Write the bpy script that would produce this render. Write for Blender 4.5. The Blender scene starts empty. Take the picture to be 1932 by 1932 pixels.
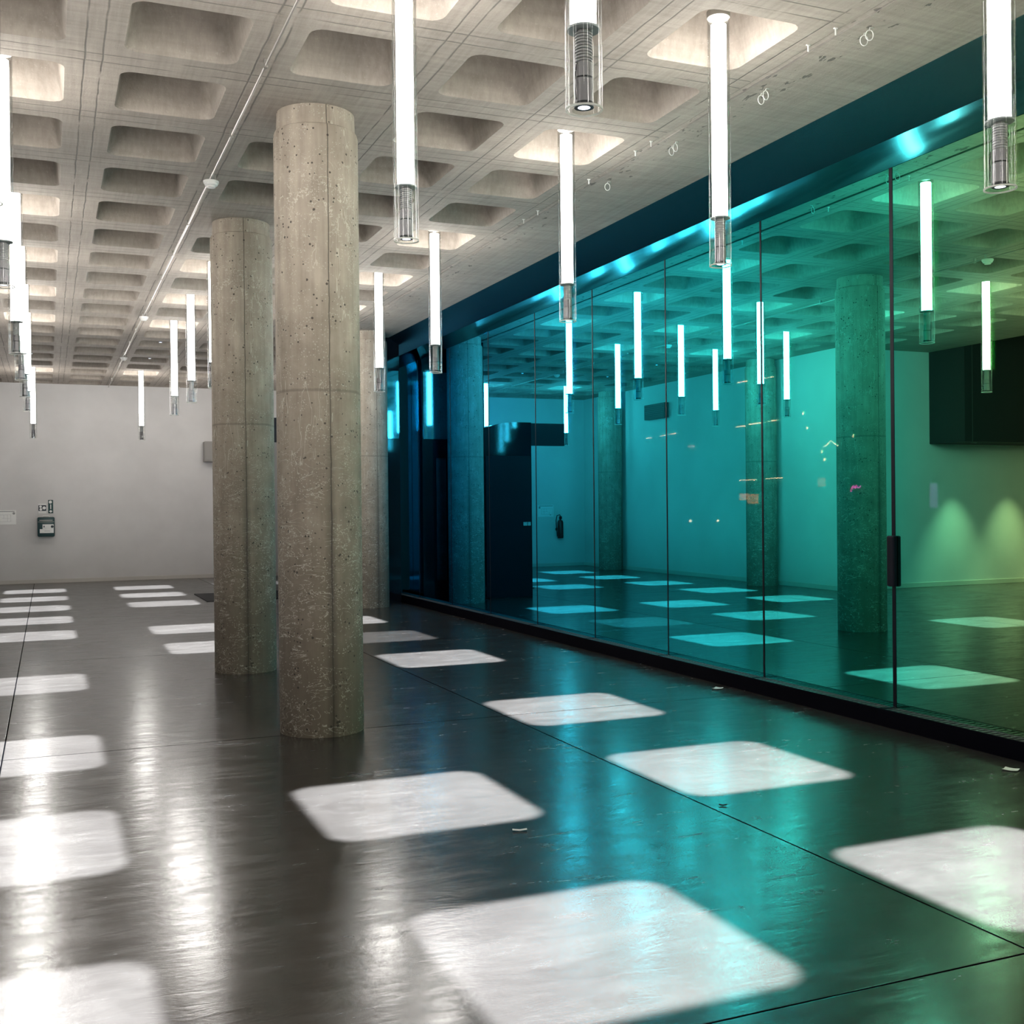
import bpy, bmesh, math, random
from mathutils import Vector, Matrix
PI = math.pi
C = bpy.context.scene.collection
rnd = random.Random(7)

# ------------------------------------------------------------------ layout
H = 1.55                      # eye height
CEIL = 4.284
PX, PY = .975, 1.044          # coffer pitch across / along the glass wall
X0, Y0 = 1.75, 7.67          # line of the two big columns / first column
GX = 5.45                     # plane of the coloured glass
FX = 5.32                     # face of the kerb in front of it
FAR = 25.85
LEFT = -1.95
RECESS = 15.8
ROW = {'A': 3.686, 'B': 1.75, 'C': -.2386, 'D': -2.2}
def yi(i): return Y0 + PY * i

# ------------------------------------------------------------------ materials
class NT:
    def __init__(s, name):
        s.m = bpy.data.materials.new(name); s.m.use_nodes = True
        s.t = s.m.node_tree; s.t.nodes.clear()
        s.out = s.n('ShaderNodeOutputMaterial')
    def n(s, typ, **kw):
        nd = s.t.nodes.new(typ)
        for k, v in kw.items():
            if k in nd.inputs.keys(): s.set(nd.inputs[k], v)
            else: setattr(nd, k, v)
        return nd
    def set(s, sock, v):
        if isinstance(v, bpy.types.NodeSocket): s.t.links.new(v, sock)
        else: sock.default_value = v
    def math(s, op, a, b=None, c=None):
        nd = s.t.nodes.new('ShaderNodeMath'); nd.operation = op
        s.set(nd.inputs[0], a)
        if b is not None: s.set(nd.inputs[1], b)
        if c is not None: s.set(nd.inputs[2], c)
        return nd.outputs[0]
    def mix(s, f, a, b, blend='MIX'):
        nd = s.t.nodes.new('ShaderNodeMix'); nd.data_type = 'RGBA'; nd.blend_type = blend
        s.set(nd.inputs[0], f)
        for sock, v in ((nd.inputs[6], a), (nd.inputs[7], b)):
            if isinstance(v, tuple) and len(v) == 3: v = v + (1,)
            s.set(sock, v)
        return nd.outputs[2]
    def ramp(s, f, stops, interp='LINEAR'):
        nd = s.t.nodes.new('ShaderNodeValToRGB'); cr = nd.color_ramp; cr.interpolation = interp
        while len(cr.elements) < len(stops): cr.elements.new(.5)
        for e, (p, c) in zip(cr.elements, stops):
            e.position = p
            e.color = (c, c, c, 1) if isinstance(c, (int, float)) else tuple(c) + (1,)
        s.set(nd.inputs[0], f)
        return nd.outputs[0]
    def noise(s, vec, scale, detail=4, rough=.55, dist=0.):
        nd = s.t.nodes.new('ShaderNodeTexNoise')
        s.set(nd.inputs['Vector'], vec); nd.inputs['Scale'].default_value = scale
        nd.inputs['Detail'].default_value = detail; nd.inputs['Roughness'].default_value = rough
        nd.inputs['Distortion'].default_value = dist
        return nd.outputs['Fac']
    def map(s, vec, scale=(1, 1, 1), loc=(0, 0, 0), rot=(0, 0, 0)):
        nd = s.t.nodes.new('ShaderNodeMapping'); s.set(nd.inputs[0], vec)
        nd.inputs['Scale'].default_value = scale; nd.inputs['Location'].default_value = loc
        nd.inputs['Rotation'].default_value = rot
        return nd.outputs[0]
    def pos(s): return s.n('ShaderNodeNewGeometry').outputs['Position']
    def obj(s): return s.n('ShaderNodeTexCoord').outputs['Object']
    def xyz(s, v):
        nd = s.n('ShaderNodeSeparateXYZ'); s.set(nd.inputs[0], v); return nd.outputs
    def bump(s, h, strength, dist=.01):
        nd = s.n('ShaderNodeBump'); s.set(nd.inputs['Height'], h)
        nd.inputs['Strength'].default_value = strength; nd.inputs['Distance'].default_value = dist
        return nd.outputs[0]
    def bsdf(s, color, rough=.5, metal=0., normal=None, spec=.5, coat=0., coat_rough=.05):
        b = s.n('ShaderNodeBsdfPrincipled')
        if isinstance(color, tuple) and len(color) == 3: color = color + (1,)
        s.set(b.inputs['Base Color'], color); s.set(b.inputs['Roughness'], rough)
        s.set(b.inputs['Metallic'], metal); s.set(b.inputs['Specular IOR Level'], spec)
        b.inputs['Coat Weight'].default_value = coat; b.inputs['Coat Roughness'].default_value = coat_rough
        if normal is not None: s.set(b.inputs['Normal'], normal)
        return b.outputs[0]
    def done(s, sh):
        s.t.links.new(sh, s.out.inputs[0]); return s.m
M = {}
def plain(name, color, rough=.5, metal=0., spec=.5):
    t = NT(name)
    nz = t.noise(t.obj(), 18, 3)
    col = t.mix(.18, color, t.mix(nz, tuple(c * .75 for c in color), tuple(min(1, c * 1.2) for c in color)))
    M[name] = t.done(t.bsdf(col, rough, metal, spec=spec)); return M[name]
def emit(name, color, strength):
    t = NT(name); e = t.n('ShaderNodeEmission'); e.inputs[0].default_value = color + (1,); e.inputs[1].default_value = strength
    M[name] = t.done(e.outputs[0])
    if name != 'tube_light': M[name].cycles.emission_sampling = 'NONE'      # small lamps: found by path alone
    return M[name]

def line_mask(t, coord, origin, pitch, offs, width):
    # 1 on thin lines at origin + n*pitch +- offs
    f = t.math('PINGPONG', t.math('SUBTRACT', coord, origin), pitch / 2)   # distance to the nearest rib centre
    d = t.math('ABSOLUTE', t.math('SUBTRACT', f, offs))
    nd = t.n('ShaderNodeMapRange'); nd.interpolation_type = 'SMOOTHSTEP'
    t.set(nd.inputs[0], d); nd.inputs[1].default_value = width; nd.inputs[2].default_value = 0
    return nd.outputs[0]

def mat_ceiling():
    t = NT('ceiling_concrete'); p = t.pos(); x, y, z = t.xyz(p)
    big = t.noise(p, .9, 3); mid = t.noise(p, 5, 4, .6); fine = t.noise(p, 60, 2, .65)
    sx = t.noise(t.map(p, (1.2, 22, 8)), 1.5, 3, .6); sy = t.noise(t.map(p, (22, 1.2, 8)), 1.5, 3, .6)
    col = t.ramp(t.math('ADD', t.math('MULTIPLY', big, .6), t.math('MULTIPLY', mid, .4)),
                 [(.3, (.235, .203, .175)), (.52, (.33, .287, .248)), (.72, (.42, .368, .318))])
    col = t.mix(.35, col, t.ramp(sx, [(.3, (.21, .182, .157)), (.65, (.44, .388, .337))]))
    col = t.mix(.25, col, t.ramp(sy, [(.3, (.21, .182, .157)), (.65, (.44, .388, .337))]))
    col = t.mix(t.math('MULTIPLY', t.ramp(fine, [(.62, 0.), (.75, 1.)]), .35), col, (.54, .49, .43))
    wob = t.math('MULTIPLY', t.math('SUBTRACT', t.noise(p, 3, 2), .5), .02)
    gate = t.ramp(t.noise(p, 2.3, 3), [(.36, 0.), (.46, 1.)])
    low = t.n('ShaderNodeMapRange'); t.set(low.inputs[0], z); low.inputs[1].default_value = CEIL + .012; low.inputs[2].default_value = CEIL + .004
    lx = line_mask(t, t.math('ADD', x, wob), X0 - PX / 2, PX, .05, .009)
    ly = line_mask(t, t.math('ADD', y, wob), Y0 - PY / 2, PY, .06, .009)
    inx = t.math('MULTIPLY', t.math('LESS_THAN', x, 4.23), t.math('GREATER_THAN', x, -2.7))
    gv = t.math('MAXIMUM', t.math('LESS_THAN', t.math('ABSOLUTE', t.math('SUBTRACT', t.math('ADD', x, t.math('MULTIPLY', wob, .5)), 4.245)), .006), t.math('LESS_THAN', t.math('ABSOLUTE', t.math('SUBTRACT', t.math('ADD', x, t.math('MULTIPLY', wob, .8)), 4.292)), .005))
    gv = t.math('MULTIPLY', gv, t.ramp(t.noise(p, 1.6, 4), [(.32, .25), (.5, 1.)]))
    ln = t.math('MULTIPLY', t.math('MULTIPLY', t.math('MAXIMUM', lx, ly), low.outputs[0]), t.math('MULTIPLY', gate, inx))
    ln = t.math('MAXIMUM', ln, gv)
    # chipped edge and pock marks in the plain strip beside the glass
    strip = t.math('MULTIPLY', t.math('LESS_THAN', t.math('ABSOLUTE', t.math('SUBTRACT', x, 4.40)), .14), low.outputs[0])
    pits = t.math('MULTIPLY', t.ramp(t.noise(t.map(p, (1, .45, 1)), 17, 3, .6), [(.62, 0.), (.66, 1.)]), strip)
    col = t.mix(t.math('MULTIPLY', ln, .8), col, (.12, .11, .10))
    col = t.mix(t.math('MULTIPLY', pits, .8), col, (.10, .09, .085))
    h = t.math('SUBTRACT', t.math('ADD', t.math('MULTIPLY', mid, .5), t.math('MULTIPLY', fine, .3)), t.math('ADD', ln, pits))
    h = t.math('ADD', h, t.math('MULTIPLY', sx, .4))
    M['ceiling'] = t.done(t.bsdf(col, .85, normal=t.bump(h, .45, .012), spec=.3))

def mat_column():
    t = NT('column_concrete'); p = t.obj(); x, y, z = t.xyz(p)
    mid = t.noise(p, 4, 4, .6); fine = t.noise(p, 45, 2, .7)
    streak = t.noise(t.map(p, (14, 14, .8)), 1.3, 4, .6)
    base = t.ramp(mid, [(.3, (.27, .228, .185)), (.55, (.375, .322, .262)), (.75, (.47, .41, .34))])
    base = t.mix(.4, base, t.ramp(streak, [(.3, (.235, .195, .155)), (.7, (.52, .455, .375))]))
    # darker and browner towards the bottom, border broken up by noise
    zl = t.math('ADD', z, t.math('MULTIPLY', t.math('SUBTRACT', mid, .5), 1.2))
    lower_tone = t.n('ShaderNodeMapRange'); t.set(lower_tone.inputs[0], zl); lower_tone.inputs[1].default_value = 3.0; lower_tone.inputs[2].default_value = .6
    base = t.mix(t.math('MULTIPLY', lower_tone.outputs[0], .74), base, (.105, .083, .060))
    # pale grit, dark blow holes, pale scratches
    vor = t.n('ShaderNodeTexVoronoi'); t.set(vor.inputs['Vector'], p); vor.inputs['Scale'].default_value = 26
    hole = t.math('LESS_THAN', vor.outputs['Distance'], t.math('MULTIPLY', t.noise(p, 7, 2), .36))
    hole = t.math('MULTIPLY', hole, t.math('GREATER_THAN', t.noise(p, 11, 2), .52))
    v2 = t.n('ShaderNodeTexVoronoi'); t.set(v2.inputs['Vector'], p); v2.inputs['Scale'].default_value = 60
    grit = t.math('MULTIPLY', t.math('LESS_THAN', v2.outputs['Distance'], .26), t.math('GREATER_THAN', t.noise(p, 9, 3), .5))
    band = t.n('ShaderNodeMapRange'); t.set(band.inputs[0], t.math('ABSOLUTE', t.math('SUBTRACT', z, 3.62)))
    band.inputs[1].default_value = .38; band.inputs[2].default_value = .05
    wr = t.n('ShaderNodeTexNoise'); t.set(wr.inputs['Vector'], p); wr.inputs['Scale'].default_value = 14; wr.inputs['Detail'].default_value = 5; wr.inputs['Distortion'].default_value = 1.2
    thr = t.math('LESS_THAN', t.math('ABSOLUTE', t.math('SUBTRACT', wr.outputs['Fac'], .5)), t.math('MULTIPLY', t.math('GREATER_THAN', t.noise(p, 15, 3), .52), .02))
    bloom = t.math('MULTIPLY', thr, band.outputs[0])
    scr = t.n('ShaderNodeTexNoise'); t.set(scr.inputs['Vector'], t.map(p, (1, 1, 2.6), (3, 1, 2))); scr.inputs['Scale'].default_value = 3.2; scr.inputs['Detail'].default_value = 5; scr.inputs['Distortion'].default_value = 3.
    scm = t.math('MULTIPLY', t.math('LESS_THAN', t.math('ABSOLUTE', t.math('SUBTRACT', scr.outputs['Fac'], .47)), .008),
                 t.math('GREATER_THAN', t.noise(p, 6, 3), .46))
    lowz = t.n('ShaderNodeMapRange'); t.set(lowz.inputs[0], z); lowz.inputs[1].default_value = 2.3; lowz.inputs[2].default_value = 1.4
    scm = t.math('MULTIPLY', scm, lowz.outputs[0])
    dr = t.n('ShaderNodeTexNoise'); t.set(dr.inputs['Vector'], t.map(p, (1, 1, .16))); dr.inputs['Scale'].default_value = 16; dr.inputs['Detail'].default_value = 2
    drip = t.math('MULTIPLY', t.math('LESS_THAN', t.math('ABSOLUTE', t.math('SUBTRACT', dr.outputs['Fac'], .60)), .008),
                  t.math('MULTIPLY', t.math('GREATER_THAN', t.noise(p, 2.6, 2), .5), t.math('GREATER_THAN', z, 1.7)))
    pale = t.math('MINIMUM', t.math('ADD', t.math('ADD', t.math('MULTIPLY', grit, .6), t.math('MULTIPLY', drip, .7)), t.math('ADD', bloom, scm)), 1.)
    base = t.mix(t.math('MULTIPLY', pale, .72), base, (.60, .57, .49))
    base = t.mix(t.math('MULTIPLY', hole, .85), base, (.045, .04, .035))
    # vertical shutter joints
    ang = t.math('ARCTAN2', y, x)
    aw = t.math('ADD', ang, t.math('MULTIPLY', t.math('SUBTRACT', t.noise(p, 5, 3), .5), .05))
    d = t.math('ABSOLUTE', t.math('SUBTRACT', t.math('PINGPONG', t.math('ADD', aw, PI), PI / 2), 0.))
    seam = t.n('ShaderNodeMapRange'); t.set(seam.inputs[0], d); seam.inputs[1].default_value = .02; seam.inputs[2].default_value = .003
    smear = t.n('ShaderNodeMapRange'); t.set(smear.inputs[0], d); smear.inputs[1].default_value = .16; smear.inputs[2].default_value = .02
    ring = t.n('ShaderNodeMapRange'); t.set(ring.inputs[0], t.math('ABSOLUTE', t.math('SUBTRACT', t.math('ADD', z, t.math('MULTIPLY', mid, .03)), 2.36))); ring.inputs[1].default_value = .014; ring.inputs[2].default_value = .004
    base = t.mix(t.math('MULTIPLY', t.math('MULTIPLY', smear.outputs[0], lowz.outputs[0]), .5), base, (.055, .05, .042))
    js = t.math('MAXIMUM', seam.outputs[0], t.math('MULTIPLY', ring.outputs[0], .45))
    base = t.mix(t.math('MULTIPLY', js, .75), base, (.05, .045, .04))
    h = t.math('SUBTRACT', t.math('ADD', t.math('MULTIPLY', fine, .6), t.math('MULTIPLY', pale, .4)), t.math('ADD', hole, js))
    M['column'] = t.done(t.bsdf(base, .8, normal=t.bump(h, .5, .006), spec=.3))

def mat_floor():
    t = NT('polished_floor'); p = t.pos(); x, y, z = t.xyz(p)
    big = t.noise(p, .55, 3, .6, .6); mid = t.noise(t.map(p, (1, 1.6, 1)), 2.2, 5, .65, .8); fine = t.noise(p, 38, 2, .7)
    # trowel arcs
    scuff = t.noise(t.map(p, (1, 1.5, 1), rot=(0, 0, .3)), 6.5, 4, .6, 1.5)
    arc = t.noise(t.map(p, (1.1, 5.2, 1), rot=(0, 0, .35)), 2.1, 5, .62, 1.2)
    col = t.ramp(t.math('ADD', t.math('MULTIPLY', big, .5), t.math('MULTIPLY', mid, .5)),
                 [(.3, (.025, .0225, .021)), (.5, (.034, .031, .029)), (.7, (.047, .043, .040))])
    col = t.mix(t.math('MULTIPLY', t.ramp(fine, [(.6, 0.), (.75, 1.)]), .15), col, (.065, .062, .06))
    scr = t.n('ShaderNodeTexNoise'); t.set(scr.inputs['Vector'], t.map(p, (1, 2.5, 1), rot=(0, 0, .8))); scr.inputs['Scale'].default_value = 1.7; scr.inputs['Detail'].default_value = 4; scr.inputs['Distortion'].default_value = 2.2
    scm = t.math('MULTIPLY', t.math('LESS_THAN', t.math('ABSOLUTE', t.math('SUBTRACT', scr.outputs['Fac'], .5)), .0035), t.math('GREATER_THAN', t.noise(p, 3, 2), .55))
    col = t.mix(t.math('MULTIPLY', scm, .3), col, (.075, .072, .07))
    def joint(c, o, pitch, w):
        d = t.math('PINGPONG', t.math('SUBTRACT', c, o), pitch / 2)
        nd = t.n('ShaderNodeMapRange'); t.set(nd.inputs[0], d); nd.inputs[1].default_value = w; nd.inputs[2].default_value = w * .6
        return nd.outputs[0]
    j = t.math('MAXIMUM', joint(x, 3.105, 3.385, .0068), joint(y, 2.83, 4.77, .0068))
    col = t.mix(j, col, (.002, .002, .0025))
    rough = t.ramp(t.math('ADD', t.math('MULTIPLY', arc, .5), t.math('ADD', t.math('MULTIPLY', mid, .3), t.math('MULTIPLY', scuff, .2))), [(.36, .16), (.5, .20), (.62, .28)])
    h = t.math('ADD', t.math('ADD', t.math('MULTIPLY', arc, .8), t.math('MULTIPLY', mid, .45)), t.math('MULTIPLY', scuff, .26))
    nrm = t.bump(h, .085, .02)
    nd = t.n('ShaderNodeBump'); t.set(nd.inputs['Height'], t.math('SUBTRACT', t.math('MULTIPLY', fine, .25), j))
    nd.inputs['Strength'].default_value = .12; nd.inputs['Distance'].default_value = .004; t.set(nd.inputs['Normal'], nrm)
    M['floor'] = t.done(t.bsdf(col, rough, normal=nd.outputs[0], spec=t.math('MULTIPLY_ADD', j, -1., 1.)))

def tint(t):
    y = t.xyz(t.pos())[1]
    f = t.n('ShaderNodeMapRange'); t.set(f.inputs[0], y); f.inputs[1].default_value = 4.; f.inputs[2].default_value = 14.
    return t.ramp(f.outputs[0], [(.0, (.64, .90, .36)), (.09, (.52, .90, .42)), (.15, (.24, .88, .54)), (.215, (.07, .86, .64)),
                                 (.30, (.05, .88, .78)), (.40, (.032, .84, .89)), (.60, (.03, .76, .97)), (1., (.03, .60, 1.))])
def mat_glass():
    t = NT('dichroic_glass'); c = tint(t)
    g = t.n('ShaderNodeBsdfGlossy'); g.inputs['Roughness'].default_value = 0.; t.set(g.inputs['Color'], c)
    tr = t.n('ShaderNodeBsdfTransparent'); tr.inputs['Color'].default_value = (.95, .70, .62, 1)
    mx = t.n('ShaderNodeMixShader'); mx.inputs[0].default_value = .91
    t.t.links.new(tr.outputs[0], mx.inputs[1]); t.t.links.new(g.outputs[0], mx.inputs[2])
    M['glass'] = t.done(mx.outputs[0])
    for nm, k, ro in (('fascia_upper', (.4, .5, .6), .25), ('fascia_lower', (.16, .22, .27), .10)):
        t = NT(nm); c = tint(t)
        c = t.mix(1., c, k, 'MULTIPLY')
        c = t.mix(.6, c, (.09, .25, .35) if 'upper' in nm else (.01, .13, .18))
        g = t.n('ShaderNodeBsdfGlossy'); g.inputs['Roughness'].default_value = ro; t.set(g.inputs['Color'], c)
        t.set(g.inputs['Normal'], t.bump(t.noise(t.pos(), 2.2, 2), .03, .03)); M[nm] = t.done(g.outputs[0])
def mat_acrylic():
    t = NT('clear_acrylic')
    lw = t.n('ShaderNodeLayerWeight'); lw.inputs['Blend'].default_value = .25
    f = t.math('MULTIPLY_ADD', t.math('POWER', lw.outputs['Facing'], 2.6), .72, .035)
    g = t.n('ShaderNodeBsdfGlossy'); g.inputs['Roughness'].default_value = .03
    tr = t.n('ShaderNodeBsdfTransparent'); tr.inputs['Color'].default_value = (.97, .975, .97, 1)
    mx = t.n('ShaderNodeMixShader'); t.set(mx.inputs[0], f)
    t.t.links.new(tr.outputs[0], mx.inputs[1]); t.t.links.new(g.outputs[0], mx.inputs[2])
    M['acrylic'] = t.done(mx.outputs[0])
    t = NT('acrylic_edge')
    d = t.n('ShaderNodeBsdfTranslucent'); d.inputs[0].default_value = (.9, .9, .85, 1)
    e = t.n('ShaderNodeBsdfDiffuse'); e.inputs[0].default_value = (.9, .9, .86, 1)
    a = t.n('ShaderNodeMixShader'); t.t.links.new(d.outputs[0], a.inputs[1]); t.t.links.new(e.outputs[0], a.inputs[2])
    M['acrylic_edge'] = t.done(a.outputs[0])
def mat_wall():
    t = NT('painted_wall'); p = t.pos()
    n1 = t.noise(p, 1.2, 4); n2 = t.noise(p, 90, 3)
    col = t.ramp(n1, [(.3, (.595, .58, .57)), (.7, (.665, .65, .64))])
    M['wall'] = t.done(t.bsdf(col, .75, normal=t.bump(n2, .08, .003), spec=.3))
mat_ceiling(); mat_column(); mat_floor(); mat_glass(); mat_acrylic(); mat_wall()
TUBE = emit('tube_light', (1., .955, .915), 48.)
LENS = emit('projector_lens', (.80, .85, 1.), 3.)
emit('city_orange', (1., .34, .12), 24.); emit('city_white', (1., .80, .62), 90.); emit('city_pink', (1., .05, .75), 60.)
emit('city_violet', (.28, .22, 1.), 22.); emit('city_red', (1., .30, .24), 10.)
emit('downlight_lens', (1., .9, .7), 6.)
plain('black_metal', (.003, .004, .009), .45, spec=.15)
plain('black_gloss', (.004, .006, .010), .05, spec=.4)
plain('kerb_black', (.0015, .0015, .004), .6, spec=.03)
plain('anodised', (.30, .29, .31), .4, .1); plain('fin_metal', (.42, .425, .43), .4, .1); plain('dark_ring', (.02, .025, .03), .4)
plain('disc_grey', (.26, .29, .29), .5); plain('cap_grey', (.42, .40, .36), .55)
plain('conduit_grey', (.42, .40, .37), .35, .8); plain('white_plastic', (.78, .77, .74), .45)
plain('aed_teal', (.012, .05, .055), .4); plain('sign_white', (.80, .80, .78), .5); plain('sign_dark', (.008, .02, .035), .5)
plain('sign_green', (.005, .05, .05), .5); plain('grey_line', (.30, .30, .30), .6)
plain('skirting', (.55, .52, .48), .6); plain('box_grey', (.27, .255, .24), .6); plain('vent_grey', (.10, .10, .10), .6)
plain('bulkhead_black', (.022, .026, .030), .6, spec=.2); plain('rubber', (.012, .013, .015), .8); plain('paper', (.75, .76, .74), .7); plain('facade', (.012, .012, .014), .8)
plain('grille_metal', (.11, .12, .13), .45, .5); plain('extinguisher_red', (.05, .006, .006), .35)
plain('transom', (.55, .58, .60), .04, 1.); plain('vision_glass', (.30, .32, .34), .12, 1.); plain('handle_metal', (.8, .8, .8), .25, 1.)

# ------------------------------------------------------------------ mesh helpers
def obj(name, bm, mat, parent=None, smooth=False, loc=None):
    me = bpy.data.meshes.new(name); bm.normal_update(); bm.to_mesh(me); bm.free()
    if smooth == 'auto':
        for p in me.polygons: p.use_smooth = True
        try: me.set_sharp_from_angle(angle=math.radians(38))
        except Exception: pass
    elif smooth:
        for p in me.polygons: p.use_smooth = True
    o = bpy.data.objects.new(name, me); C.objects.link(o)
    for m in (mat if isinstance(mat, (list, tuple)) else [mat]): me.materials.append(m)
    if parent: o.parent = parent
    if loc: o.location = loc
    return o
def tag(o, label=None, cat=None, group=None, kind=None):
    if label: o['label'] = label
    if cat: o['category'] = cat
    if group: o['group'] = group
    if kind: o['kind'] = kind
    return o
def thing(name, label, cat, loc=(0, 0, 0), rz=0, group=None):
    o = bpy.data.objects.new(name, None); C.objects.link(o); o.empty_display_size = .1
    o.location = loc; o.rotation_euler = (0, 0, rz)
    return tag(o, label, cat, group)
def struct(name, bm, mat, smooth=False):
    o = obj(name, bm, mat, None, smooth); o['kind'] = 'structure'; return o
def box(bm, x0, x1, y0, y1, z0, z1, mi=0, bev=0):
    vs = [bm.verts.new((x, y, z)) for z in (z0, z1) for y in (y0, y1) for x in (x0, x1)]
    fs = [bm.faces.new([vs[i] for i in f]) for f in ((0, 2, 3, 1), (4, 5, 7, 6), (0, 1, 5, 4), (2, 6, 7, 3), (0, 4, 6, 2), (1, 3, 7, 5))]
    for f in fs: f.material_index = mi
    if bev:
        es = list({e for f in fs for e in f.edges})
        bmesh.ops.bevel(bm, geom=es, offset=bev, segments=2, affect='EDGES', profile=.5, clamp_overlap=True)
    return bm
def B(*a, **k): return box(bmesh.new(), *a, **k)
def lathe(prof, n=32, bm=None, cx=0, cy=0, closed=False, mi=0):
    bm = bm or bmesh.new(); rings = []
    for r, z in prof:
        if r < 1e-6: rings.append([bm.verts.new((cx, cy, z))])
        else: rings.append([bm.verts.new((cx + r * math.cos(2 * PI * i / n), cy + r * math.sin(2 * PI * i / n), z)) for i in range(n)])
    prs = list(zip(rings, rings[1:])) + ([(rings[-1], rings[0])] if closed else [])
    for a, b in prs:
        for i in range(n):
            j = (i + 1) % n
            if len(a) == 1 and len(b) == 1: continue
            if len(a) == 1: f = bm.faces.new((a[0], b[j], b[i]))
            elif len(b) == 1: f = bm.faces.new((a[i], a[j], b[0]))
            else: f = bm.faces.new((a[i], a[j], b[j], b[i]))
            f.material_index = mi
    return bm
def pathtube(pts, r, n=8, bm=None, caps=True):
    bm = bm or bmesh.new(); pts = [Vector(p) for p in pts]; rings = []; prev = None
    for i, p in enumerate(pts):
        t = (pts[min(i + 1, len(pts) - 1)] - pts[max(i - 1, 0)]).normalized()
        u = prev if prev is not None else (Vector((0, 0, 1)) if abs(t.z) < .9 else Vector((1, 0, 0)))
        u = (u - t * u.dot(t)).normalized(); v = t.cross(u); prev = u
        rings.append([bm.verts.new(p + (u * math.cos(2 * PI * k / n) + v * math.sin(2 * PI * k / n)) * r) for k in range(n)])
    for a, b in zip(rings, rings[1:]):
        for k in range(n): bm.faces.new((a[k], a[(k + 1) % n], b[(k + 1) % n], b[k]))
    if caps: bm.faces.new(rings[0][::-1]); bm.faces.new(rings[-1])
    return bm
def quad(bm, pts, mi=0):
    f = bm.faces.new([bm.verts.new(p) for p in pts]); f.material_index = mi; return f
def extrude_profile(prof, y0, y1, ny=1, mi=None):
    bm = bmesh.new(); ys = [y0 + (y1 - y0) * k / ny for k in range(ny + 1)]
    g = [[bm.verts.new((x, y, z)) for x, z in prof] for y in ys]
    for a, b in zip(g, g[1:]):
        for i in range(len(prof) - 1):
            f = bm.faces.new((a[i], b[i], b[i + 1], a[i + 1]))
            if mi: f.material_index = mi[i]
    bm.faces.new(g[0]); bm.faces.new(g[-1][::-1])
    bmesh.ops.recalc_face_normals(bm, faces=bm.faces)
    return bm

# ------------------------------------------------------------------ the room
bm = bmesh.new(); box(bm, -9.2, GX + .5, -6.2, FAR + .2, -.12, 0.); struct('floor', bm, M['floor'])
struct('wall_far', B(-9.2, GX + .4, FAR, FAR + .2, 0, 5.2), M['wall'])
struct('wall_left', B(LEFT - .2, LEFT, RECESS, FAR, 0, 5.2), M['wall'])
struct('wall_recess', B(-9.2, LEFT - .2, RECESS, RECESS + .2, 0, 6.2), M['wall'])
struct('wall_outer', B(-9.2, -9., -6.2, RECESS, 0, 6.2), M['wall'])
struct('wall_back', B(-9.2, GX + .4, -6.2, -6., 0, 6.2), M['wall'])
struct('wall_right', B(GX, GX + .2, 18.62, FAR, 0, 5.2), M['wall'])
struct('baseboard_far', B(LEFT, GX, FAR - .018, FAR, 0, .085, bev=.004), M['skirting'])
struct('baseboard_left', B(LEFT, LEFT + .018, RECESS, FAR - .02, 0, .085, bev=.004), M['skirting'])
struct('baseboard_recess', B(-9., LEFT, RECESS - .018, RECESS, 0, .085, bev=.004), M['skirting'])
struct('ceiling_recess', B(-9.2, -4.0, -6.2, RECESS + .2, 6.2, 6.4), M['black_metal'])

# waffle ceiling with rounded, tapered coffers
def rr(cx, cy, hx, hy, r, k=4):
    pts = []
    for (sx, sy, a0) in ((1, 1, 0), (-1, 1, PI / 2), (-1, -1, PI), (1, -1, 1.5 * PI)):
        for j in range(k + 1):
            a = a0 + PI / 2 * j / k
            pts.append((cx + sx * (hx - r) + r * math.cos(a), cy + sy * (hy - r) + r * math.sin(a)))
    return pts
def outer(cx, cy, hx, hy, k=4):
    pts = []; q = k // 2
    for (sx, sy, c) in ((1, 1, 0), (-1, 1, 1), (-1, -1, 2), (1, -1, 3)):
        for j in range(k + 1):
            fx = fy = 1.
            if c in (0, 2):
                if j < q: fy = .78 + .22 * j / q
                if j > q: fx = 1 - .22 * (j - q) / q
            else:
                if j < q: fx = .78 + .22 * j / q
                if j > q: fy = 1 - .22 * (j - q) / q
            pts.append((cx + sx * hx * fx, cy + sy * hy * fy))
    return pts
bm = bmesh.new()
HX, HY = .328, .358
def cell(k, i):
    cx, cy = X0 + PX * k, yi(i)
    if (k, i) in ((0, 0), (0, 3)):
        quad(bm, [(cx - PX / 2, cy - PY / 2, CEIL), (cx - PX / 2, cy + PY / 2, CEIL), (cx + PX / 2, cy + PY / 2, CEIL), (cx + PX / 2, cy - PY / 2, CEIL)]); return
    loops = [[(x, y, CEIL) for x, y in outer(cx, cy, PX / 2, PY / 2)]]
    for d, z, r in ((0, 0, .085), (.006, .012, .085), (.026, .12, .09), (.045, .26, .095), (.056, .34, .10), (.076, .39, .10), (.116, .42, .09), (.165, .43, .06)):
        loops.append([(x, y, CEIL + z) for x, y in rr(cx, cy, HX - d, HY - d, r)])
    L = [[bm.verts.new(p) for p in lp] for lp in loops]; n = len(L[0])
    for s, (a, b) in enumerate(zip(L, L[1:])):
        for j in range(n):
            q = (j + 1) % n
            f = bm.faces.new((a[j], b[j], b[q], a[q])); f.smooth = s >= 2
    f = bm.faces.new(L[-1]); f.smooth = True
for i in range(-13, 18):
    for k in range(-4, 3):
        if k == -4 and i >= 8: continue
        cell(k, i)
ylo, yhi = yi(-13) - PY / 2, yi(17) + PY / 2
xr = X0 + 2.5 * PX; xl = X0 - 4.5 * PX; xl2 = X0 - 3.5 * PX
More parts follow.
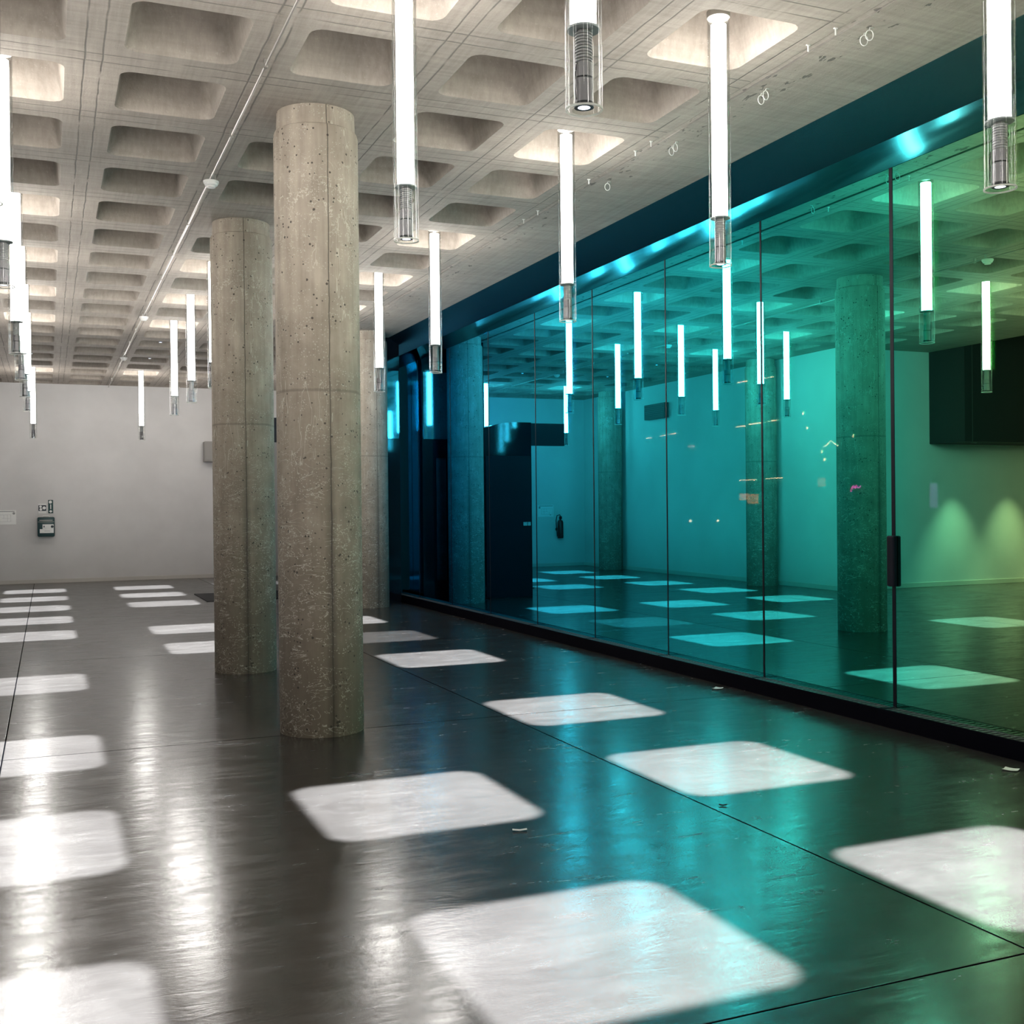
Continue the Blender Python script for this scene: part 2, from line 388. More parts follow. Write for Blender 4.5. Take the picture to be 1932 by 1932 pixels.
# plain strip beside the glass with a shallow groove along its edge
for a, b, z0, z1 in ((xr, 4.243, 0, 0), (4.243, 4.249, 0, .012), (4.249, 4.289, .012, .004), (4.289, 4.296, .004, 0), (4.296, GX + .3, 0, 0)):
    quad(bm, [(a, ylo, CEIL + z0), (a, yhi, CEIL + z0), (b, yhi, CEIL + z1), (b, ylo, CEIL + z1)])
ym = yi(8) - PY / 2
quad(bm, [(-4.0, ylo, CEIL), (-4.0, ym, CEIL), (xl, ym, CEIL), (xl, ylo, CEIL)])
quad(bm, [(-4.0, ym, CEIL), (-4.0, RECESS + .2, CEIL), (xl2, RECESS + .2, CEIL), (xl2, ym, CEIL)])
quad(bm, [(LEFT - .2, RECESS + .2, CEIL), (LEFT - .2, yhi, CEIL), (xl2, yhi, CEIL), (xl2, RECESS + .2, CEIL)])
# slab edge over the recess and top of the slab
box(bm, -4.0, -3.8, ylo, RECESS + .15, CEIL + .001, CEIL + .75)
quad(bm, [(-4.0, ylo, CEIL + .75), (GX + .3, ylo, CEIL + .75), (GX + .3, yhi, CEIL + .75), (-4.0, yhi, CEIL + .75)])
me = bpy.data.meshes.new('ceiling'); bm.to_mesh(me); bm.free(); me.materials.append(M['ceiling'])
co = bpy.data.objects.new('ceiling', me); C.objects.link(co); co['kind'] = 'structure'

# coloured glass wall: panes with dark joints, kerb, sloping fascia
joints = [6.128 + 1.535 * k for k in range(-7, 9)]
ends = [-6.] + joints + [18.62]
n = 1
for a, b in zip(ends, ends[1:]):
    if b - a < .05: continue
    struct('window_%d' % n, B(GX, GX + .014, a + .004, b - .004, .08, 3.90), M['glass']); n += 1
for k, y in enumerate(joints):
    w = .016 if abs(y - 6.128) < .01 else (.010 if abs(y - 7.663) < .02 else .0075)
    bm = B(GX - .003, GX + .02, y - w, y + w, .08, 3.90)
    box(bm, FX + .015, GX, y - w, y + w, .117, .121)
    struct('trim_%d' % (k + 5), bm, M['black_metal'])
struct('trim_1', B(FX, FX + .018, -6., 18.62, 0, .118, bev=.003), M['kerb_black'])
prof = [(5.09, CEIL - .001), (5.418, 4.070), (5.420, 4.063), (5.430, 4.018), (5.4375, 3.973), (5.4435, 3.928), (5.446, 3.882), (5.64, 3.882), (5.64, CEIL - .001)]
struct('trim_2', extrude_profile(prof, -6., 18.62, 1, [0, 1, 1, 1, 1, 1, 1, 0]), [M['fascia_upper'], M['fascia_lower']], smooth='auto')
bm = B(GX - .035, GX - .001, 6.128 - .036, 6.128 + .036, .962, 1.317, bev=.010)
tag(obj('door_lock_box', bm, M['black_metal']), 'tall black lock box on the glass door edge beside the mirrored column', 'lock')
bm = bmesh.new()
for x in (5.339, 5.433): box(bm, x, x + .010, -3., 18.6, .09, .116)
for i in range(int(21.6 / .05)):
    y = -3 + i * .05
    if y > 3: box(bm, 5.349, 5.433, y, y + .02, .092, .113)
tag(obj('trench_grille', bm, M['grille_metal']), 'slotted metal heating grille along the foot of the glass wall', 'grille')
struct('trim_3', B(FX + .018, GX - .001, -3., 18.6, 0, .085), M['rubber'])
struct('trim_4', B(GX + .016, GX + .2, -6., 18.62, 0, .1), M['kerb_black'])
# night street beyond the glass
struct('pavement', B(GX + .5, 60, -20, 70, -.14, -.02), M['facade'])

# ------------------------------------------------------------------ columns
def column(loc, rz, label, group=None):
    t = thing('concrete_column', label, 'column', loc, rz, group); t['kind'] = 'thing'
    s = lathe([(0, 0), (.287, 0), (.290, .012), (.290, 1.3), (.290, 2.6), (.291, 4.12), (.284, 4.145), (.272, 4.152), (.0, 4.152)], 72)
    obj('shaft', s, M['column'], t, smooth='auto')
    c = lathe([(0, 4.15), (.270, 4.15), (.271, 4.18), (.268, 4.25), (.268, CEIL - .002), (0, CEIL - .002)], 64)
    obj('collar', c, M['column'], t, smooth='auto')
    return t
# shutter joint faces the camera side; rotation puts it where the photograph shows it
def face(x, y, off): return math.atan2(-y, -x) + off
column((1.755, 7.68, 0), face(1.755, 7.68, .27), 'thick scarred concrete column nearest the camera, standing in front of the others')
column((1.744, 10.85, 0), face(1.744, 10.85, .08), 'concrete column half hidden behind the nearest thick column, greenish on its glass side')
column((4.648, 16.88, 0), face(4.648, 16.88, .45), 'concrete column standing close to the glass wall, reflected right beside itself')
column((-1.652, 17.69, 0), .4, 'concrete column standing against the side wall, seen only in the glass, nearer the recess')
column((-1.652, 23.85, 0), .9, 'concrete column standing against the side wall, seen only in the glass, by the far corner')

# ------------------------------------------------------------------ pendants
def gobo_light(name, loc, power, half=.186, parent=None):
    l = bpy.data.lights.new(name, 'SPOT'); l.energy = power; l.spot_size = math.radians(34); l.spot_blend = .02
    l.shadow_soft_size = .012; l.color = (.90, .95, 1.); l.use_nodes = True
    nt = l.node_tree; nt.nodes.clear()
    def nn(t): return nt.nodes.new(t)
    def mm(op, a, b=None):
        nd = nn('ShaderNodeMath'); nd.operation = op
        for i, v in enumerate((a, b)):
            if v is None: continue
            if isinstance(v, bpy.types.NodeSocket): nt.links.new(v, nd.inputs[i])
            else: nd.inputs[i].default_value = v
        return nd.outputs[0]
    ge = nn('ShaderNodeNewGeometry'); sp = nn('ShaderNodeSeparateXYZ'); nt.links.new(ge.outputs['Incoming'], sp.inputs[0])
    u = mm('ABSOLUTE', mm('DIVIDE', sp.outputs[0], sp.outputs[2])); v = mm('ABSOLUTE', mm('DIVIDE', sp.outputs[1], sp.outputs[2]))
    r = .05
    qu = mm('MAXIMUM', mm('SUBTRACT', u, half - r), 0.); qv = mm('MAXIMUM', mm('SUBTRACT', v, half - r), 0.)
    d = mm('SUBTRACT', mm('SQRT', mm('ADD', mm('MULTIPLY', qu, qu), mm('MULTIPLY', qv, qv))), r)
    mr = nn('ShaderNodeMapRange'); mr.interpolation_type = 'SMOOTHSTEP'; nt.links.new(d, mr.inputs[0])
    mr.inputs[1].default_value = .012; mr.inputs[2].default_value = -.016; mr.inputs[3].default_value = 0; mr.inputs[4].default_value = 1
    em = nn('ShaderNodeEmission'); nt.links.new(mr.outputs[0], em.inputs[1]); o = nn('ShaderNodeOutputLight'); nt.links.new(em.outputs[0], o.inputs[0])
    ob = bpy.data.objects.new(name, l); C.objects.link(ob); ob.location = loc
    if parent: ob.parent = parent
    return ob

def pendant_meshes():
    d = {}
    R, r = .0655, .0615
    bm = lathe([(R, .004), (R, 1.47), (r, 1.47), (r, .004)], 48)
    d['glass_tube'] = (bm, [M['acrylic']], True)
    bm = lathe([(R + .0005, 0), (R + .0005, .006), (r - .0005, .006), (r - .0005, 0)], 48, closed=True)
    d['tube_rim'] = (bm, [M['acrylic_edge']], 'auto')
    d['light_core'] = (lathe([(0, .292), (.0445, .292), (.0445, 1.42), (0, 1.42)], 24), [TUBE], 'auto')
    d['end_disc'] = (lathe([(0, .279), (.0575, .279), (.0575, .287), (0, .287)], 40), [M['disc_grey']], 'auto')
    pr = [(0, .165), (.024, .165)]
    z = .168
    for k in range(10): pr += [(.0245, z), (.031, z + .001), (.031, z + .005), (.0245, z + .006)]; z += .0105
    pr += [(.020, z), (.020, .2795), (0, .2795)]
    d['heat_sink'] = (lathe(pr, 32), [M['fin_metal']], 'auto')
    d['projector_body'] = (lathe([(0, .012), (.026, .012), (.031, .014), (.033, .03), (.033, .107), (.029, .108), (.029, .114), (.0315, .115), (.0315, .163), (0, .164)], 36), [M['anodised']], 'auto')
    d['lens_ring'] = (lathe([(.022, .010), (.0345, .010), (.0345, .026), (.0332, .026), (.0325, .016), (.022, .012)], 36), [M['dark_ring']], 'auto')
    d['body_band'] = (lathe([(.0285, .1085), (.0318, .1085), (.0318, .1135), (.0285, .1135)], 36), [M['dark_ring']], 'auto')
    d['lens'] = (lathe([(0, .0095), (.018, .0100), (.0225, .0112), (.0225, .013), (0, .013)], 32), [LENS], 'auto')
    bm = bmesh.new()
    pathtube([(.036, .012, .03), (.0375, .012, .06), (.0355, .014, .09), (.038, .010, .12), (.034, .012, .16)], .0025, 6, bm)
    d['wire'] = (bm, [M['black_metal']], True)
    d['top_cap'] = (lathe([(0, 1.462), (.0655, 1.462), (.068, 1.466), (.068, 1.50), (.062, 1.507), (0, 1.507)], 40), [M['cap_grey']], 'auto')
    d['suspension_cable'] = (pathtube([(0, 0, 1.505), (0, 0, 1.765)], .006, 8), [M['black_metal']], True)
    return d
PEND = []
src = {}
for nm, (bm, mats, sm) in pendant_meshes().items():
    me = bpy.data.meshes.new(nm)
    bmesh.ops.recalc_face_normals(bm, faces=bm.faces)
    bm.to_mesh(me); bm.free()
    for p in me.polygons: p.use_smooth = True
    if sm == 'auto': me.set_sharp_from_angle(angle=math.radians(35))
    for m in mats: me.materials.append(m)
    src[nm] = me
def pendant(row, i, zb, label, power=1., dx=0, dy=0, rz=0.):
    t = thing('tube_pendant', label, 'pendant light', (ROW[row], yi(i), zb), rz, 'glass tube pendants under the waffle ceiling')
    body = None
    for nm, me in src.items():
        o = bpy.data.objects.new(nm, me); C.objects.link(o)
        if nm in ('lens', 'lens_ring', 'body_band', 'wire'): o.parent = body
        elif nm == 'tube_rim': o.parent = tube
        else: o.parent = t
        if nm == 'projector_body': body = o
        if nm == 'glass_tube': tube = o
    # the cable runs up to the top of the coffer
    o = t.children[-1]; o.scale.z = 1
    if power > 0:
        gobo_light('projector_beam', (0, 0, .008), 8300 * power, parent=t)
    return t
A_ = 'glass tube pendant of the row beside the glass wall, '
B_ = 'glass tube pendant in line with the two columns, '
C_ = 'glass tube pendant of the row farthest from the glass, '
for row, i, zb, lab, pw in (
    ('A', -4, 2.84, A_ + 'first from the camera', 1), ('A', -2, 2.944, A_ + 'second from the camera', 1),
    ('A', 0, 2.945, A_ + 'third from the camera', 1), ('A', 3, 2.912, A_ + 'fourth from the camera', 1),
    ('A', 5, 2.924, A_ + 'fifth from the camera', .3), ('A', 7, 2.92, A_ + 'sixth, behind the thick column', 1),
    ('A', 15, 2.94, A_ + 'last, by the far wall', 1),
    ('B', -4, 2.921, B_ + 'largest, cut by the top edge', 1), ('B', -2, 2.932, B_ + 'second, hanging beside the nearest column', 1),
    ('B', 5, 2.91, B_ + 'half hidden by the second column', 1), ('B', 7, 2.932, B_ + 'third counting from the far wall', 1),
    ('B', 9, 2.932, B_ + 'second from the far wall', 0), ('B', 15, 2.935, B_ + 'nearest the far wall', 1),
    ('C', -4, 2.94, C_ + 'closest to the camera', 1), ('C', -2, 2.94, C_ + 'second from the camera', 1),
    ('C', 0, 2.948, C_ + 'third, largest at the picture edge', 1), ('C', 3, 2.937, C_ + 'fourth from the camera', 1),
    ('C', 5, 2.928, C_ + 'fifth from the camera', 0), ('C', 7, 2.946, C_ + 'third from the far wall', 1),
    ('A', -7, 2.94, 'added fill-light glass tube pendant behind the viewer beside the glass wall', 1), ('B', -7, 2.94, 'added fill-light glass tube pendant behind the viewer in the middle row', 1),  # unseen pendants added behind the camera to light the rear of the room
    ('C', -8, 2.94, 'added fill-light glass tube pendant behind the viewer in the outer row', 1), ('A', -10, 2.94, 'added fill-light glass tube pendant by the rear wall beside the glass', 1),  # more out-of-view tubes, added for the same rear fill
    ('D', 3, 2.94, 'added fill-light glass tube pendant at the recess side, far one', 0), ('D', -1, 2.94, 'added fill-light glass tube pendant at the recess side, middle one', 0), ('D', -5, 2.94, 'added fill-light glass tube pendant at the recess side, near one', 0),  # out-of-view row added to brighten the recess wall
    ('C', 9, 2.945, C_ + 'second from the far wall', 1), ('C', 15, 2.941, C_ + 'last, by the far wall', 1)):
    pendant(row, i, zb + .012, lab, pw, rz=rnd.uniform(0, 6.28))
# small projectors hidden up in coffers, throwing the remaining squares
for row, i in (('C', 11), ('C', 13), ('B', 11), ('B', 13)):
    t = thing('ceiling_projector', 'small grey projector up in a coffer of the %s row, %s from the far wall' % ({'B': 'column', 'C': 'outer'}[row], {11: 'second', 13: 'nearest'}[i]), 'projector', (ROW[row], yi(i), 4.30))
    obj('projector_body', lathe([(0, .012), (.026, .012), (.033, .03), (.033, .15), (.028, .17), (.02, .285), (0, .285)], 24), M['anodised'], t, 'auto')
    obj('lens', lathe([(0, .0095), (.0225, .0112), (.0225, .013), (0, .013)], 24), LENS, t, 'auto')
    gobo_light('projector_beam', (0, 0, .006), 8300 * 2.05, half=.128, parent=t)

# ------------------------------------------------------------------ services on the ceiling
bm = pathtube([(1.255, -6, 4.245), (1.255, 25.8, 4.245)], .0085, 10)
y = -4.
while y < 25.5:
    box(bm, 1.243, 1.267, y, y + .025, 4.232, CEIL - .001); y += 1.35
tag(obj('conduit', bm, M['conduit_grey']), 'thin metal conduit pipe running along a ceiling rib', 'conduit')
for yy, lab in ((9.32, 'round white smoke detector on the conduit, nearest the camera'), (16.18, 'round white smoke detector on the conduit, middle of three'), (20.6, 'small round smoke detector on the conduit, closest to the far wall')):
    t = thing('smoke_detector', lab, 'smoke detector', (1.262, yy, 4.200), 0, 'smoke detectors along the conduit')
    obj('base', lathe([(0, .03), (.062, .03), (.062, .012), (.0, .012)], 28), M['white_plastic'], t, 'auto')
    obj('sensor_cap', lathe([(0, .013), (.054, .013), (.052, -.004), (.036, -.012), (.034, -.022), (0, -.025)], 28), M['white_plastic'], t, 'auto')
    obj('mount', lathe([(0, .03), (.012, .03), (.012, .086), (0, .086)], 16, cx=.03), M['conduit_grey'], t, 'auto')
hk = [(8.34, 'on the ceiling strip above the third tube of the glass-side row'), (7.33, 'of the pair above the third tube, farther one'), (7.24, 'of the pair above the third tube, closer one'),
      (6.18, 'of the pair beside the second tube, farther one'), (6.10, 'of the pair beside the second tube, closer one'), (5.17, 'of the last pair toward the camera, farther one'), (5.10, 'of the last pair toward the camera, closer one')]
for q, (yy, lab) in enumerate(hk):
    a0 = rnd.uniform(-.5, .5); pts = []
    for k in range(17):
        a = PI * .5 + 2 * PI * (k - 1) / 15 * .93
        pts.append((math.cos(a) * .022 * math.cos(a0), math.cos(a) * .022 * math.sin(a0), -.045 + .03 * math.sin(a)))
    bm = pathtube(pts, .003, 6); pathtube([(0, 0, -.012), (.004, .002, 0.0), (.03, .0, .001)], .003, 6, bm)
    tag(obj('ceiling_wire_hook', bm, M['white_plastic'], smooth=True, loc=(4.39 + (q % 2) * .02, yy, CEIL - .002)), 'white wire loop hook ' + lab, 'hook', 'wire hooks under the ceiling strip')
for yy, lab in ((7.30, 'by the paired hooks'), (7.54, 'just beyond the paired hooks'), (8.34, 'beside the single wire hook'), (5.18, 'beside the last pair of hooks'), (5.43, 'one step beyond the last pair of hooks'), (9.39, 'near the fourth tube, closer one'), (9.72, 'near the fourth tube, farther one')):
    bm = lathe([(0, -.04), (.005, -.04), (.005, .002), (0, .002)], 10); box(bm, -.012, .012, -.006, .006, -.004, .002)
    tag(obj('ceiling_anchor_pin', bm, M['white_plastic'], loc=(4.215, yy, CEIL - .002)), 'short white anchor pin in the ceiling groove ' + lab, 'anchor pin', 'anchor pins in the ceiling groove')

# ------------------------------------------------------------------ far wall fittings
W = FAR
t = thing('wall_mount_defibrillator', 'dark teal wall cabinet with white handle and label under two small signs', 'cabinet', (-.035, W, 1.0))
obj('body', B(-.172, .172, -.17, -.001, 0, .42, bev=.03), M['aed_teal'], t, 'auto')
bm = bmesh.new(); box(bm, -.13, .13, -.181, -.168, .345, .357); box(bm, -.16, .165, -.181, -.168, .315, .322)
obj('ridge', bm, M['conduit_grey'], t)
bm = pathtube([(-.06, -.10, .40), (-.06, -.10, .445), (.07, -.10, .445), (.07, -.10, .40)], .013, 8)
obj('handle', bm, M['white_plastic'], t, True)
bm = bmesh.new(); box(bm, -.125, .15, -.176, -.169, .08, .165); box(bm, -.07, .15, -.176, -.169, .163, .265)
lb = obj('label_plate', bm, M['sign_white'], t)
bm = lathe([(0, 0), (.028, 0), (.028, .003), (0, .003)], 20); bmesh.ops.rotate(bm, verts=bm.verts, cent=(0, 0, 0), matrix=Matrix.Rotation(PI / 2, 3, 'X'))
bmesh.ops.translate(bm, verts=bm.verts, vec=(.12, -.176, .215))
box(bm, -.05, -.03, -.178, -.175, .20, .235)
for k in range(4): box(bm, -.03 + k * .028, -.012 + k * .028, -.178, -.175, .118, .126)
obj('label_print', bm, M['sign_dark'], lb)
def disc(bm, x, z, r, y, n=18):
    vs = [bm.verts.new((x + r * math.cos(2 * PI * i / n), y, z + r * math.sin(2 * PI * i / n))) for i in range(n)]
    vb = [bm.verts.new((v.co.x, y + .002, v.co.z)) for v in vs]
    bm.faces.new(vs)
    for i in range(n): bm.faces.new((vs[i], vs[(i + 1) % n], vb[(i + 1) % n], vb[i]))
t = thing('square_sign', 'small square white sign with dark middle and three round white symbols', 'sign', (-.105, W, 1.50))
obj('plate', B(-.078, .078, -.008, -.001, 0, .205), M['sign_white'], t)
bm = B(-.076, .076, -.011, -.008, .052, .175); obj('print_panel', bm, M['sign_dark'], t)
bm = bmesh.new(); disc(bm, -.035, .142, .026, -.0135); disc(bm, -.030, .085, .028, -.0135); disc(bm, .036, .115, .034, -.0135)
obj('symbol', bm, M['sign_white'], t)
t = thing('arrow_sign', 'narrow upright dark green sign with white heart disc and pointer', 'sign', (.06, W, 1.50))
obj('plate', B(-.05, .05, -.008, -.001, 0, .285, bev=.003), M['sign_green'], t)
bm = bmesh.new(); disc(bm, -.005, .24, .032, -.011); box(bm, -.008, .010, -.011, -.008, .09, .19)
vs = [bm.verts.new(p) for p in ((.0, -.011, .012), (.034, -.011, .042), (0, -.011, .070), (-.034, -.011, .042))]; bm.faces.new(vs)
obj('symbol', bm, M['sign_white'], t)
t = thing('evacuation_plan', 'pale framed evacuation plan with dark header, on the far wall at the picture edge', 'sign', (-.84, W, 1.27))
obj('plate', B(-.22, .22, -.010, -.001, 0, .30, bev=.002), M['sign_white'], t)
bm = bmesh.new(); box(bm, -.20, .19, -.013, -.010, .268, .283); disc(bm, .175, .235, .026, -.012)
for a in ((-.19, .12, .205, .208), (-.19, .12, .06, .063), (-.05, .10, .13, .133)): box(bm, a[0], a[1], -.012, -.010, a[2], a[3])
for a in ((-.19, .06, .208), (-.10, .06, .13), (-.02, .13, .208), (.05, .06, .208), (.117, .06, .208)): box(bm, a[0], a[0] + .003, -.012, -.010, a[1], a[2])
box(bm, -.15, -.11, -.012, -.010, .04, .055)
obj('plan_drawing', bm, M['grey_line'], t)
t = thing('wall_box', 'grey box mounted high on the far wall, mostly hidden by the second column', 'box', (3.52, W, 2.62))
obj('body', B(-.27, .27, -.32, -.001, 0, .45, bev=.012), M['box_grey'], t, 'auto')
obj('front_plate', B(-.24, .24, -.328, -.319, .03, .42, bev=.003), M['box_grey'], t)
# seen in the glass only
t = thing('wall_mount_extinguisher', 'dark fire extinguisher with hose on the far wall, seen only in the glass', 'fire extinguisher', (-1.2, W - .11, .72))
obj('cylinder', lathe([(0, .0), (.07, .0), (.078, .02), (.078, .40), (.06, .45), (.025, .47), (.025, .50), (0, .50)], 24), M['extinguisher_red'], t, 'auto')
obj('valve', B(-.02, .02, -.06, .04, .49, .56, bev=.006), M['black_metal'], t)
obj('hose', pathtube([(0, -.04, .54), (.05, -.07, .60), (.12, -.06, .58), (.14, -.04, .45), (.12, -.03, .25), (.10, -.02, .05)], .012, 8), M['rubber'], t, True)
obj('bracket', B(-.09, .09, .06, .109, .2, .26), M['black_metal'], t)
t = thing('wall_vent', 'dark grey boxed vent high on the side wall, seen only in the glass', 'vent', (LEFT, 22.03, 3.50))
obj('body', B(.001, .12, -.45, .45, 0, .34, bev=.006), M['vent_grey'], t)
bm = bmesh.new()
for k in range(7): box(bm, .119, .135, -.42, .42, .03 + k * .042, .044 + k * .042)
obj('louvre', bm, M['vent_grey'], t)
# black bulkhead in the recess with downlights washing the wall
t = thing('bulkhead', 'large black box high on the recess wall, seen only in the glass', 'bulkhead', (-6.45, RECESS, 2.61))
obj('body', B(-2.5, 2.45, -.85, -.001, 0, 2.2), M['bulkhead_black'], t)
obj('seam', B(2.27, 2.278, -.854, -.849, 0, 2.0), M['grille_metal'], t)
for x in (1.94, .57, -.80):
    d = obj('downlight', lathe([(.03, -.004), (.05, -.004), (.05, .004), (.03, .002)], 20), M['disc_grey'], t, 'auto', loc=(x, -.55, 0))
    obj('downlight_lens', lathe([(0, -.001), (.03, -.001), (.03, .003), (0, .003)], 20), M['downlight_lens'], d, loc=None)
    l = bpy.data.lights.new('downlight_beam', 'SPOT'); l.energy = 300; l.spot_size = math.radians(60); l.spot_blend = .85; l.shadow_soft_size = .04; l.color = (1, .88, .62)
    lo = bpy.data.objects.new('downlight_beam', l); C.objects.link(lo); lo.parent = t; lo.location = (x, -.57, -.015); lo.rotation_euler = (.03, 0, 0)

# black entrance lobby between the columns and the glass
t = thing('entrance_lobby', 'black glossy entrance lobby at the end of the glass wall, with a pale transom', 'lobby', (4.4, 17.25, 0))
bm = bmesh.new(); box(bm, -.22, .86, 0, 1.35, 0, CEIL - .003)
obj('tall_block', bm, M['black_gloss'], t)
# lower drum with a curved top edge
bm = bmesh.new(); pts = []
for k in range(13):
    f = k / 12; pts.append((-.225 - .875 * f, 2.86 + .11 * math.sin(PI * min(1, f * 1.5) / 2)))
fr = [bm.verts.new((x, .05, z)) for x, z in pts]; bk = [bm.verts.new((x, 2.2, z)) for x, z in pts]
f0 = [bm.verts.new((x, .05, 0)) for x, z in pts]; b0 = [bm.verts.new((x, 2.2, 0)) for x, z in pts]
for k in range(12):
    bm.faces.new((fr[k], fr[k + 1], bk[k + 1], bk[k])); bm.faces.new((f0[k + 1], fr[k + 1], fr[k], f0[k])[::-1]); bm.faces.new((b0[k], bk[k], bk[k + 1], b0[k + 1])[::-1])
bm.faces.new((f0[-1], b0[-1], bk[-1], fr[-1])); bm.faces.new((f0[0], fr[0], bk[0], b0[0]))
bmesh.ops.recalc_face_normals(bm, faces=bm.faces)
obj('lower_block', bm, M['black_gloss'], t)
obj('header_panel', B(-1.73, -1.102, .06, .14, 2.58, 2.96), M['black_metal'], t)
dr = obj('door', B(-1.08, -.26, .035, .049, .02, 2.4), M['black_metal'], t)
bm = bmesh.new(); box(bm, -.99, -.92, .0, .035, 1.22, 1.28); box(bm, -1.055, -1.0, .0, .035, 1.22, 1.28)
obj('door_handle', bm, M['handle_metal'], dr)
obj('transom', B(.43, .84, -.02, -.001, 2.66, 3.75), M['transom'], t)
obj('vision_strip', B(.46, .63, -.02, -.001, .35, 2.35), M['vision_glass'], t)
# mat and scraps on the floor
tag(obj('floor_mat', B(2.45, 3.28, 19.15, 20.95, 0, .012, bev=.003), M['rubber']), 'dark entrance mat on the floor behind the second column', 'mat')
for (x, y, lab, sx, sy) in ((5.17, 7.93, 'small white paper scrap on the floor beside the kerb under the glass', .045, .035), (5.10, 4.79, 'small pale scrap on the floor at the picture edge below the kerb', .04, .035), (2.06, 4.87, 'tiny pale feather scrap on the dark floor between two large light squares', .012, .035), (3.18, 4.84, 'tiny dark crumb on the teal floor by the long joint', .008, .02)):
    a = rnd.uniform(0, 3); bm = bmesh.new()
    c, s = math.cos(a), math.sin(a)
    g = [[bm.verts.new((c * u * sx - s * v * sy, s * u * sx + c * v * sy, zz + .004 * (u * u + v * v))) for u in (-1, -.3, .4, 1) for v in (-1, 0, 1)] for zz in (.0008, .0018)]
    for q in range(3):
        for w in range(2):
            i0 = q * 3 + w
            bm.faces.new((g[1][i0], g[1][i0 + 3], g[1][i0 + 4], g[1][i0 + 1])); bm.faces.new((g[0][i0], g[0][i0 + 1], g[0][i0 + 4], g[0][i0 + 3]))
    tag(obj('paper_scrap', bm, M['rubber'] if 'dark crumb' in lab else M['paper'], loc=(x, y, 0)), lab, 'scrap')

# ------------------------------------------------------------------ the street at night behind the glass
t = thing('street_building', 'dark building across the night street with thin lit strips and an orange shop front', 'building', (28.3, 39, 0))
obj('facade', B(0, 5, -13, 13, 0, 9.5), M['facade'], t)
bm = bmesh.new(); box(bm, -.12, -.01, 1.1, 1.75, 1.55, 1.98); box(bm, -.12, -.01, 1.75, 2.35, 1.72, 2.0)
obj('shop_window', bm, M['city_orange'], t)
def strip(nm, y0, y1, z, h=.035, m='city_white'): obj(nm, B(-.10, -.01, y0 - 39, y1 - 39, z, z + h), M[m], t)
for y0, y1, z in ((38.6, 39.3, 5.03), (39.5, 40.7, 5.0), (41.0, 41.6, 4.95), (38.35, 39.6, 2.6), (40.2, 41.4, 2.57), (38.9, 39.5, 6.88), (40.8, 41.5, 6.9), (45.2, 45.6, 4.28), (46.8, 47.2, 5.0), (47.5, 48.3, 4.96), (49.3, 49.6, 4.93)): strip('light_strip', y0, y1, z)
bm = pathtube([(-.05, 35.66 - 39, 3.79), (-.05, 35.5 - 39, 3.81), (-.05, 35.22 - 39, 3.98), (-.05, 34.8 - 39, 3.76)], .025, 6)
obj('gable_light', bm, M['city_white'], t, True)
for y0, z in ((36.85, 5.19), (36.62, 4.58), (35.71, 3.59), (35.55, 3.27), (33.84, 4.09)): obj('wall_lamp', lathe([(0, -.06), (.04, -.05), (.04, .05), (0, .06)], 10), M['city_white'], t, True, loc=(-.1, y0 - 39, z))
obj('doorway_light', B(-.12, -.01, 35.6 - 39, 35.95 - 39, 2.2, 2.55), M['city_red'], t)
obj('kiosk_window', B(-.12, -.01, 29.64 - 39, 29.9 - 39, 1.35, 2.2), M['city_violet'], t)
bm = pathtube([(0, .32, -.18), (0, .3, .0), (0, .22, .07), (0, .12, -.02), (0, .02, .07), (0, -.08, -.02), (0, -.2, .05)], .035, 8)
tag(obj('neon_sign', bm, M['city_pink'], smooth=True, loc=(28.15, 33.6, 2.12)), 'pink wavy neon sign glowing across the street behind the glass', 'neon sign')
t = thing('street_car', 'dark parked car whose two headlamps shine through the glass', 'car', (27.2, 43.7, 0))
bm = B(-.9, .9, -1.0, 3.2, .35, 1.05, bev=.12); box(bm, -.75, .75, .3, 2.6, 1.0, 1.55, bev=.15)
obj('car_body', bm, M['facade'], t, 'auto')
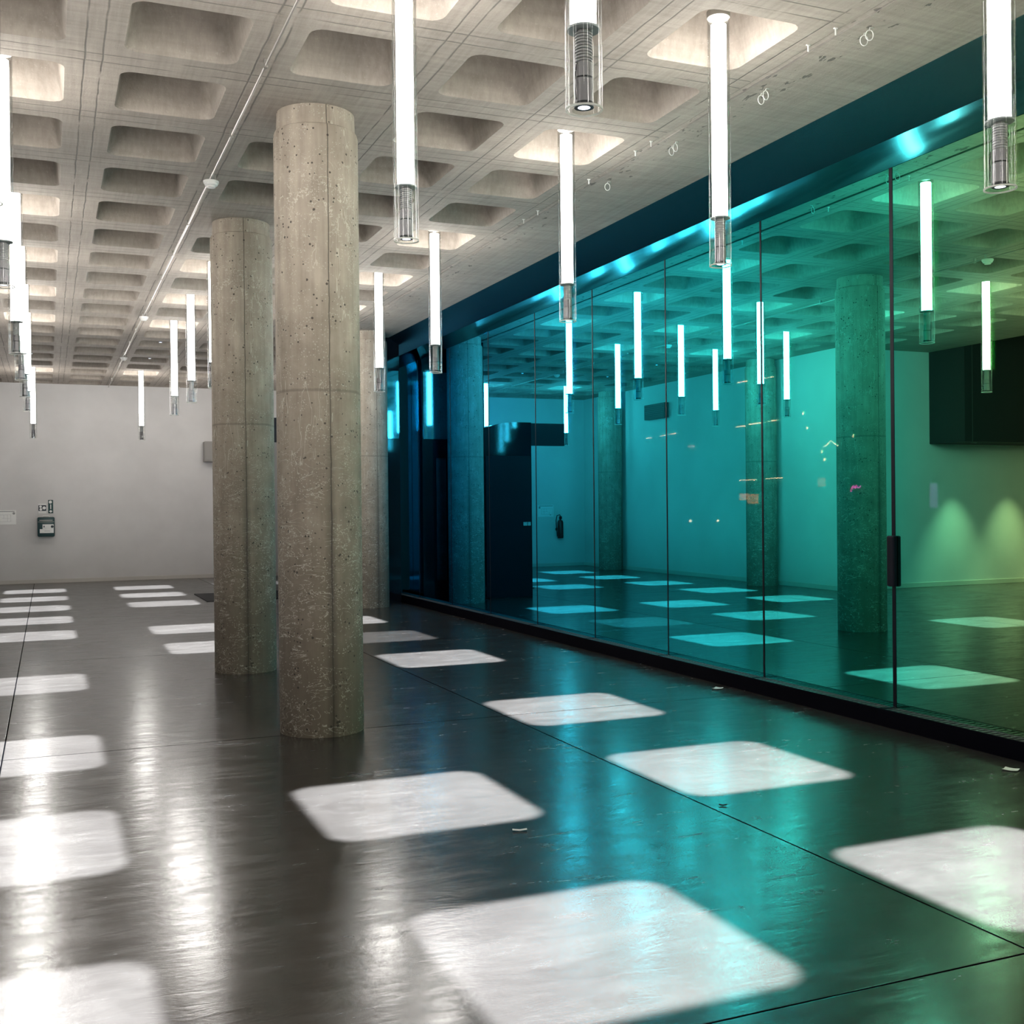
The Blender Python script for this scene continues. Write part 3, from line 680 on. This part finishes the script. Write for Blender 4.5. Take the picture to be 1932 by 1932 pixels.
for x in (-.72, .72): obj('headlamp', lathe([(0, -.07), (.07, -.02), (.07, .03), (0, .07)], 12), M['city_white'], t, True, loc=(x, -1.0, .8))
for x in (-.8, .8):
    for y in (0, 2.4):
        bm = lathe([(0, -.1), (.33, -.1), (.33, .1), (0, .1)], 18); bmesh.ops.rotate(bm, verts=bm.verts, cent=(0, 0, 0), matrix=Matrix.Rotation(PI / 2, 3, 'Y'))
        obj('wheel', bm, M['rubber'], t, 'auto', loc=(x, y, .33))

# ------------------------------------------------------------------ camera, world, render look
cam = bpy.data.cameras.new('camera'); cam.sensor_width = 36; cam.lens = 36 * 2095.1 / 1932; cam.clip_start = .05; cam.clip_end = 200
ca = bpy.data.objects.new('camera', cam); C.objects.link(ca)
psi, pit, rol = .3960, -.0052, -.0102
Fw = Vector((math.sin(psi), math.cos(psi), 0)); Xr = Vector((math.cos(psi), -math.sin(psi), 0)); Dn = Vector((0, 0, -1))
Y2 = Dn * math.cos(pit) + Fw * math.sin(pit); Z2 = Fw * math.cos(pit) - Dn * math.sin(pit)
X3 = Xr * math.cos(rol) - Y2 * math.sin(rol); Y3 = Xr * math.sin(rol) + Y2 * math.cos(rol)
mw = Matrix((X3, -Y3, -Z2)).transposed().to_4x4(); mw.translation = Vector((0, 0, H))
ca.matrix_world = mw
bpy.context.scene.camera = ca
w = bpy.data.worlds.new('night'); bpy.context.scene.world = w; w.use_nodes = True
w.node_tree.nodes['Background'].inputs[0].default_value = (.004, .006, .012, 1); w.node_tree.nodes['Background'].inputs[1].default_value = 1.
sc = bpy.context.scene
sc.view_settings.view_transform = 'Standard'; sc.view_settings.look = 'None'; sc.view_settings.gamma = 1; sc.view_settings.exposure = 0
sc.view_settings.use_curve_mapping = False
cy = sc.cycles
cy.max_bounces = 6; cy.diffuse_bounces = 3; cy.glossy_bounces = 4; cy.transmission_bounces = 4; cy.transparent_max_bounces = 40
cy.use_denoising = True; cy.blur_glossy = .6; cy.sample_clamp_indirect = 8; cy.caustics_reflective = True
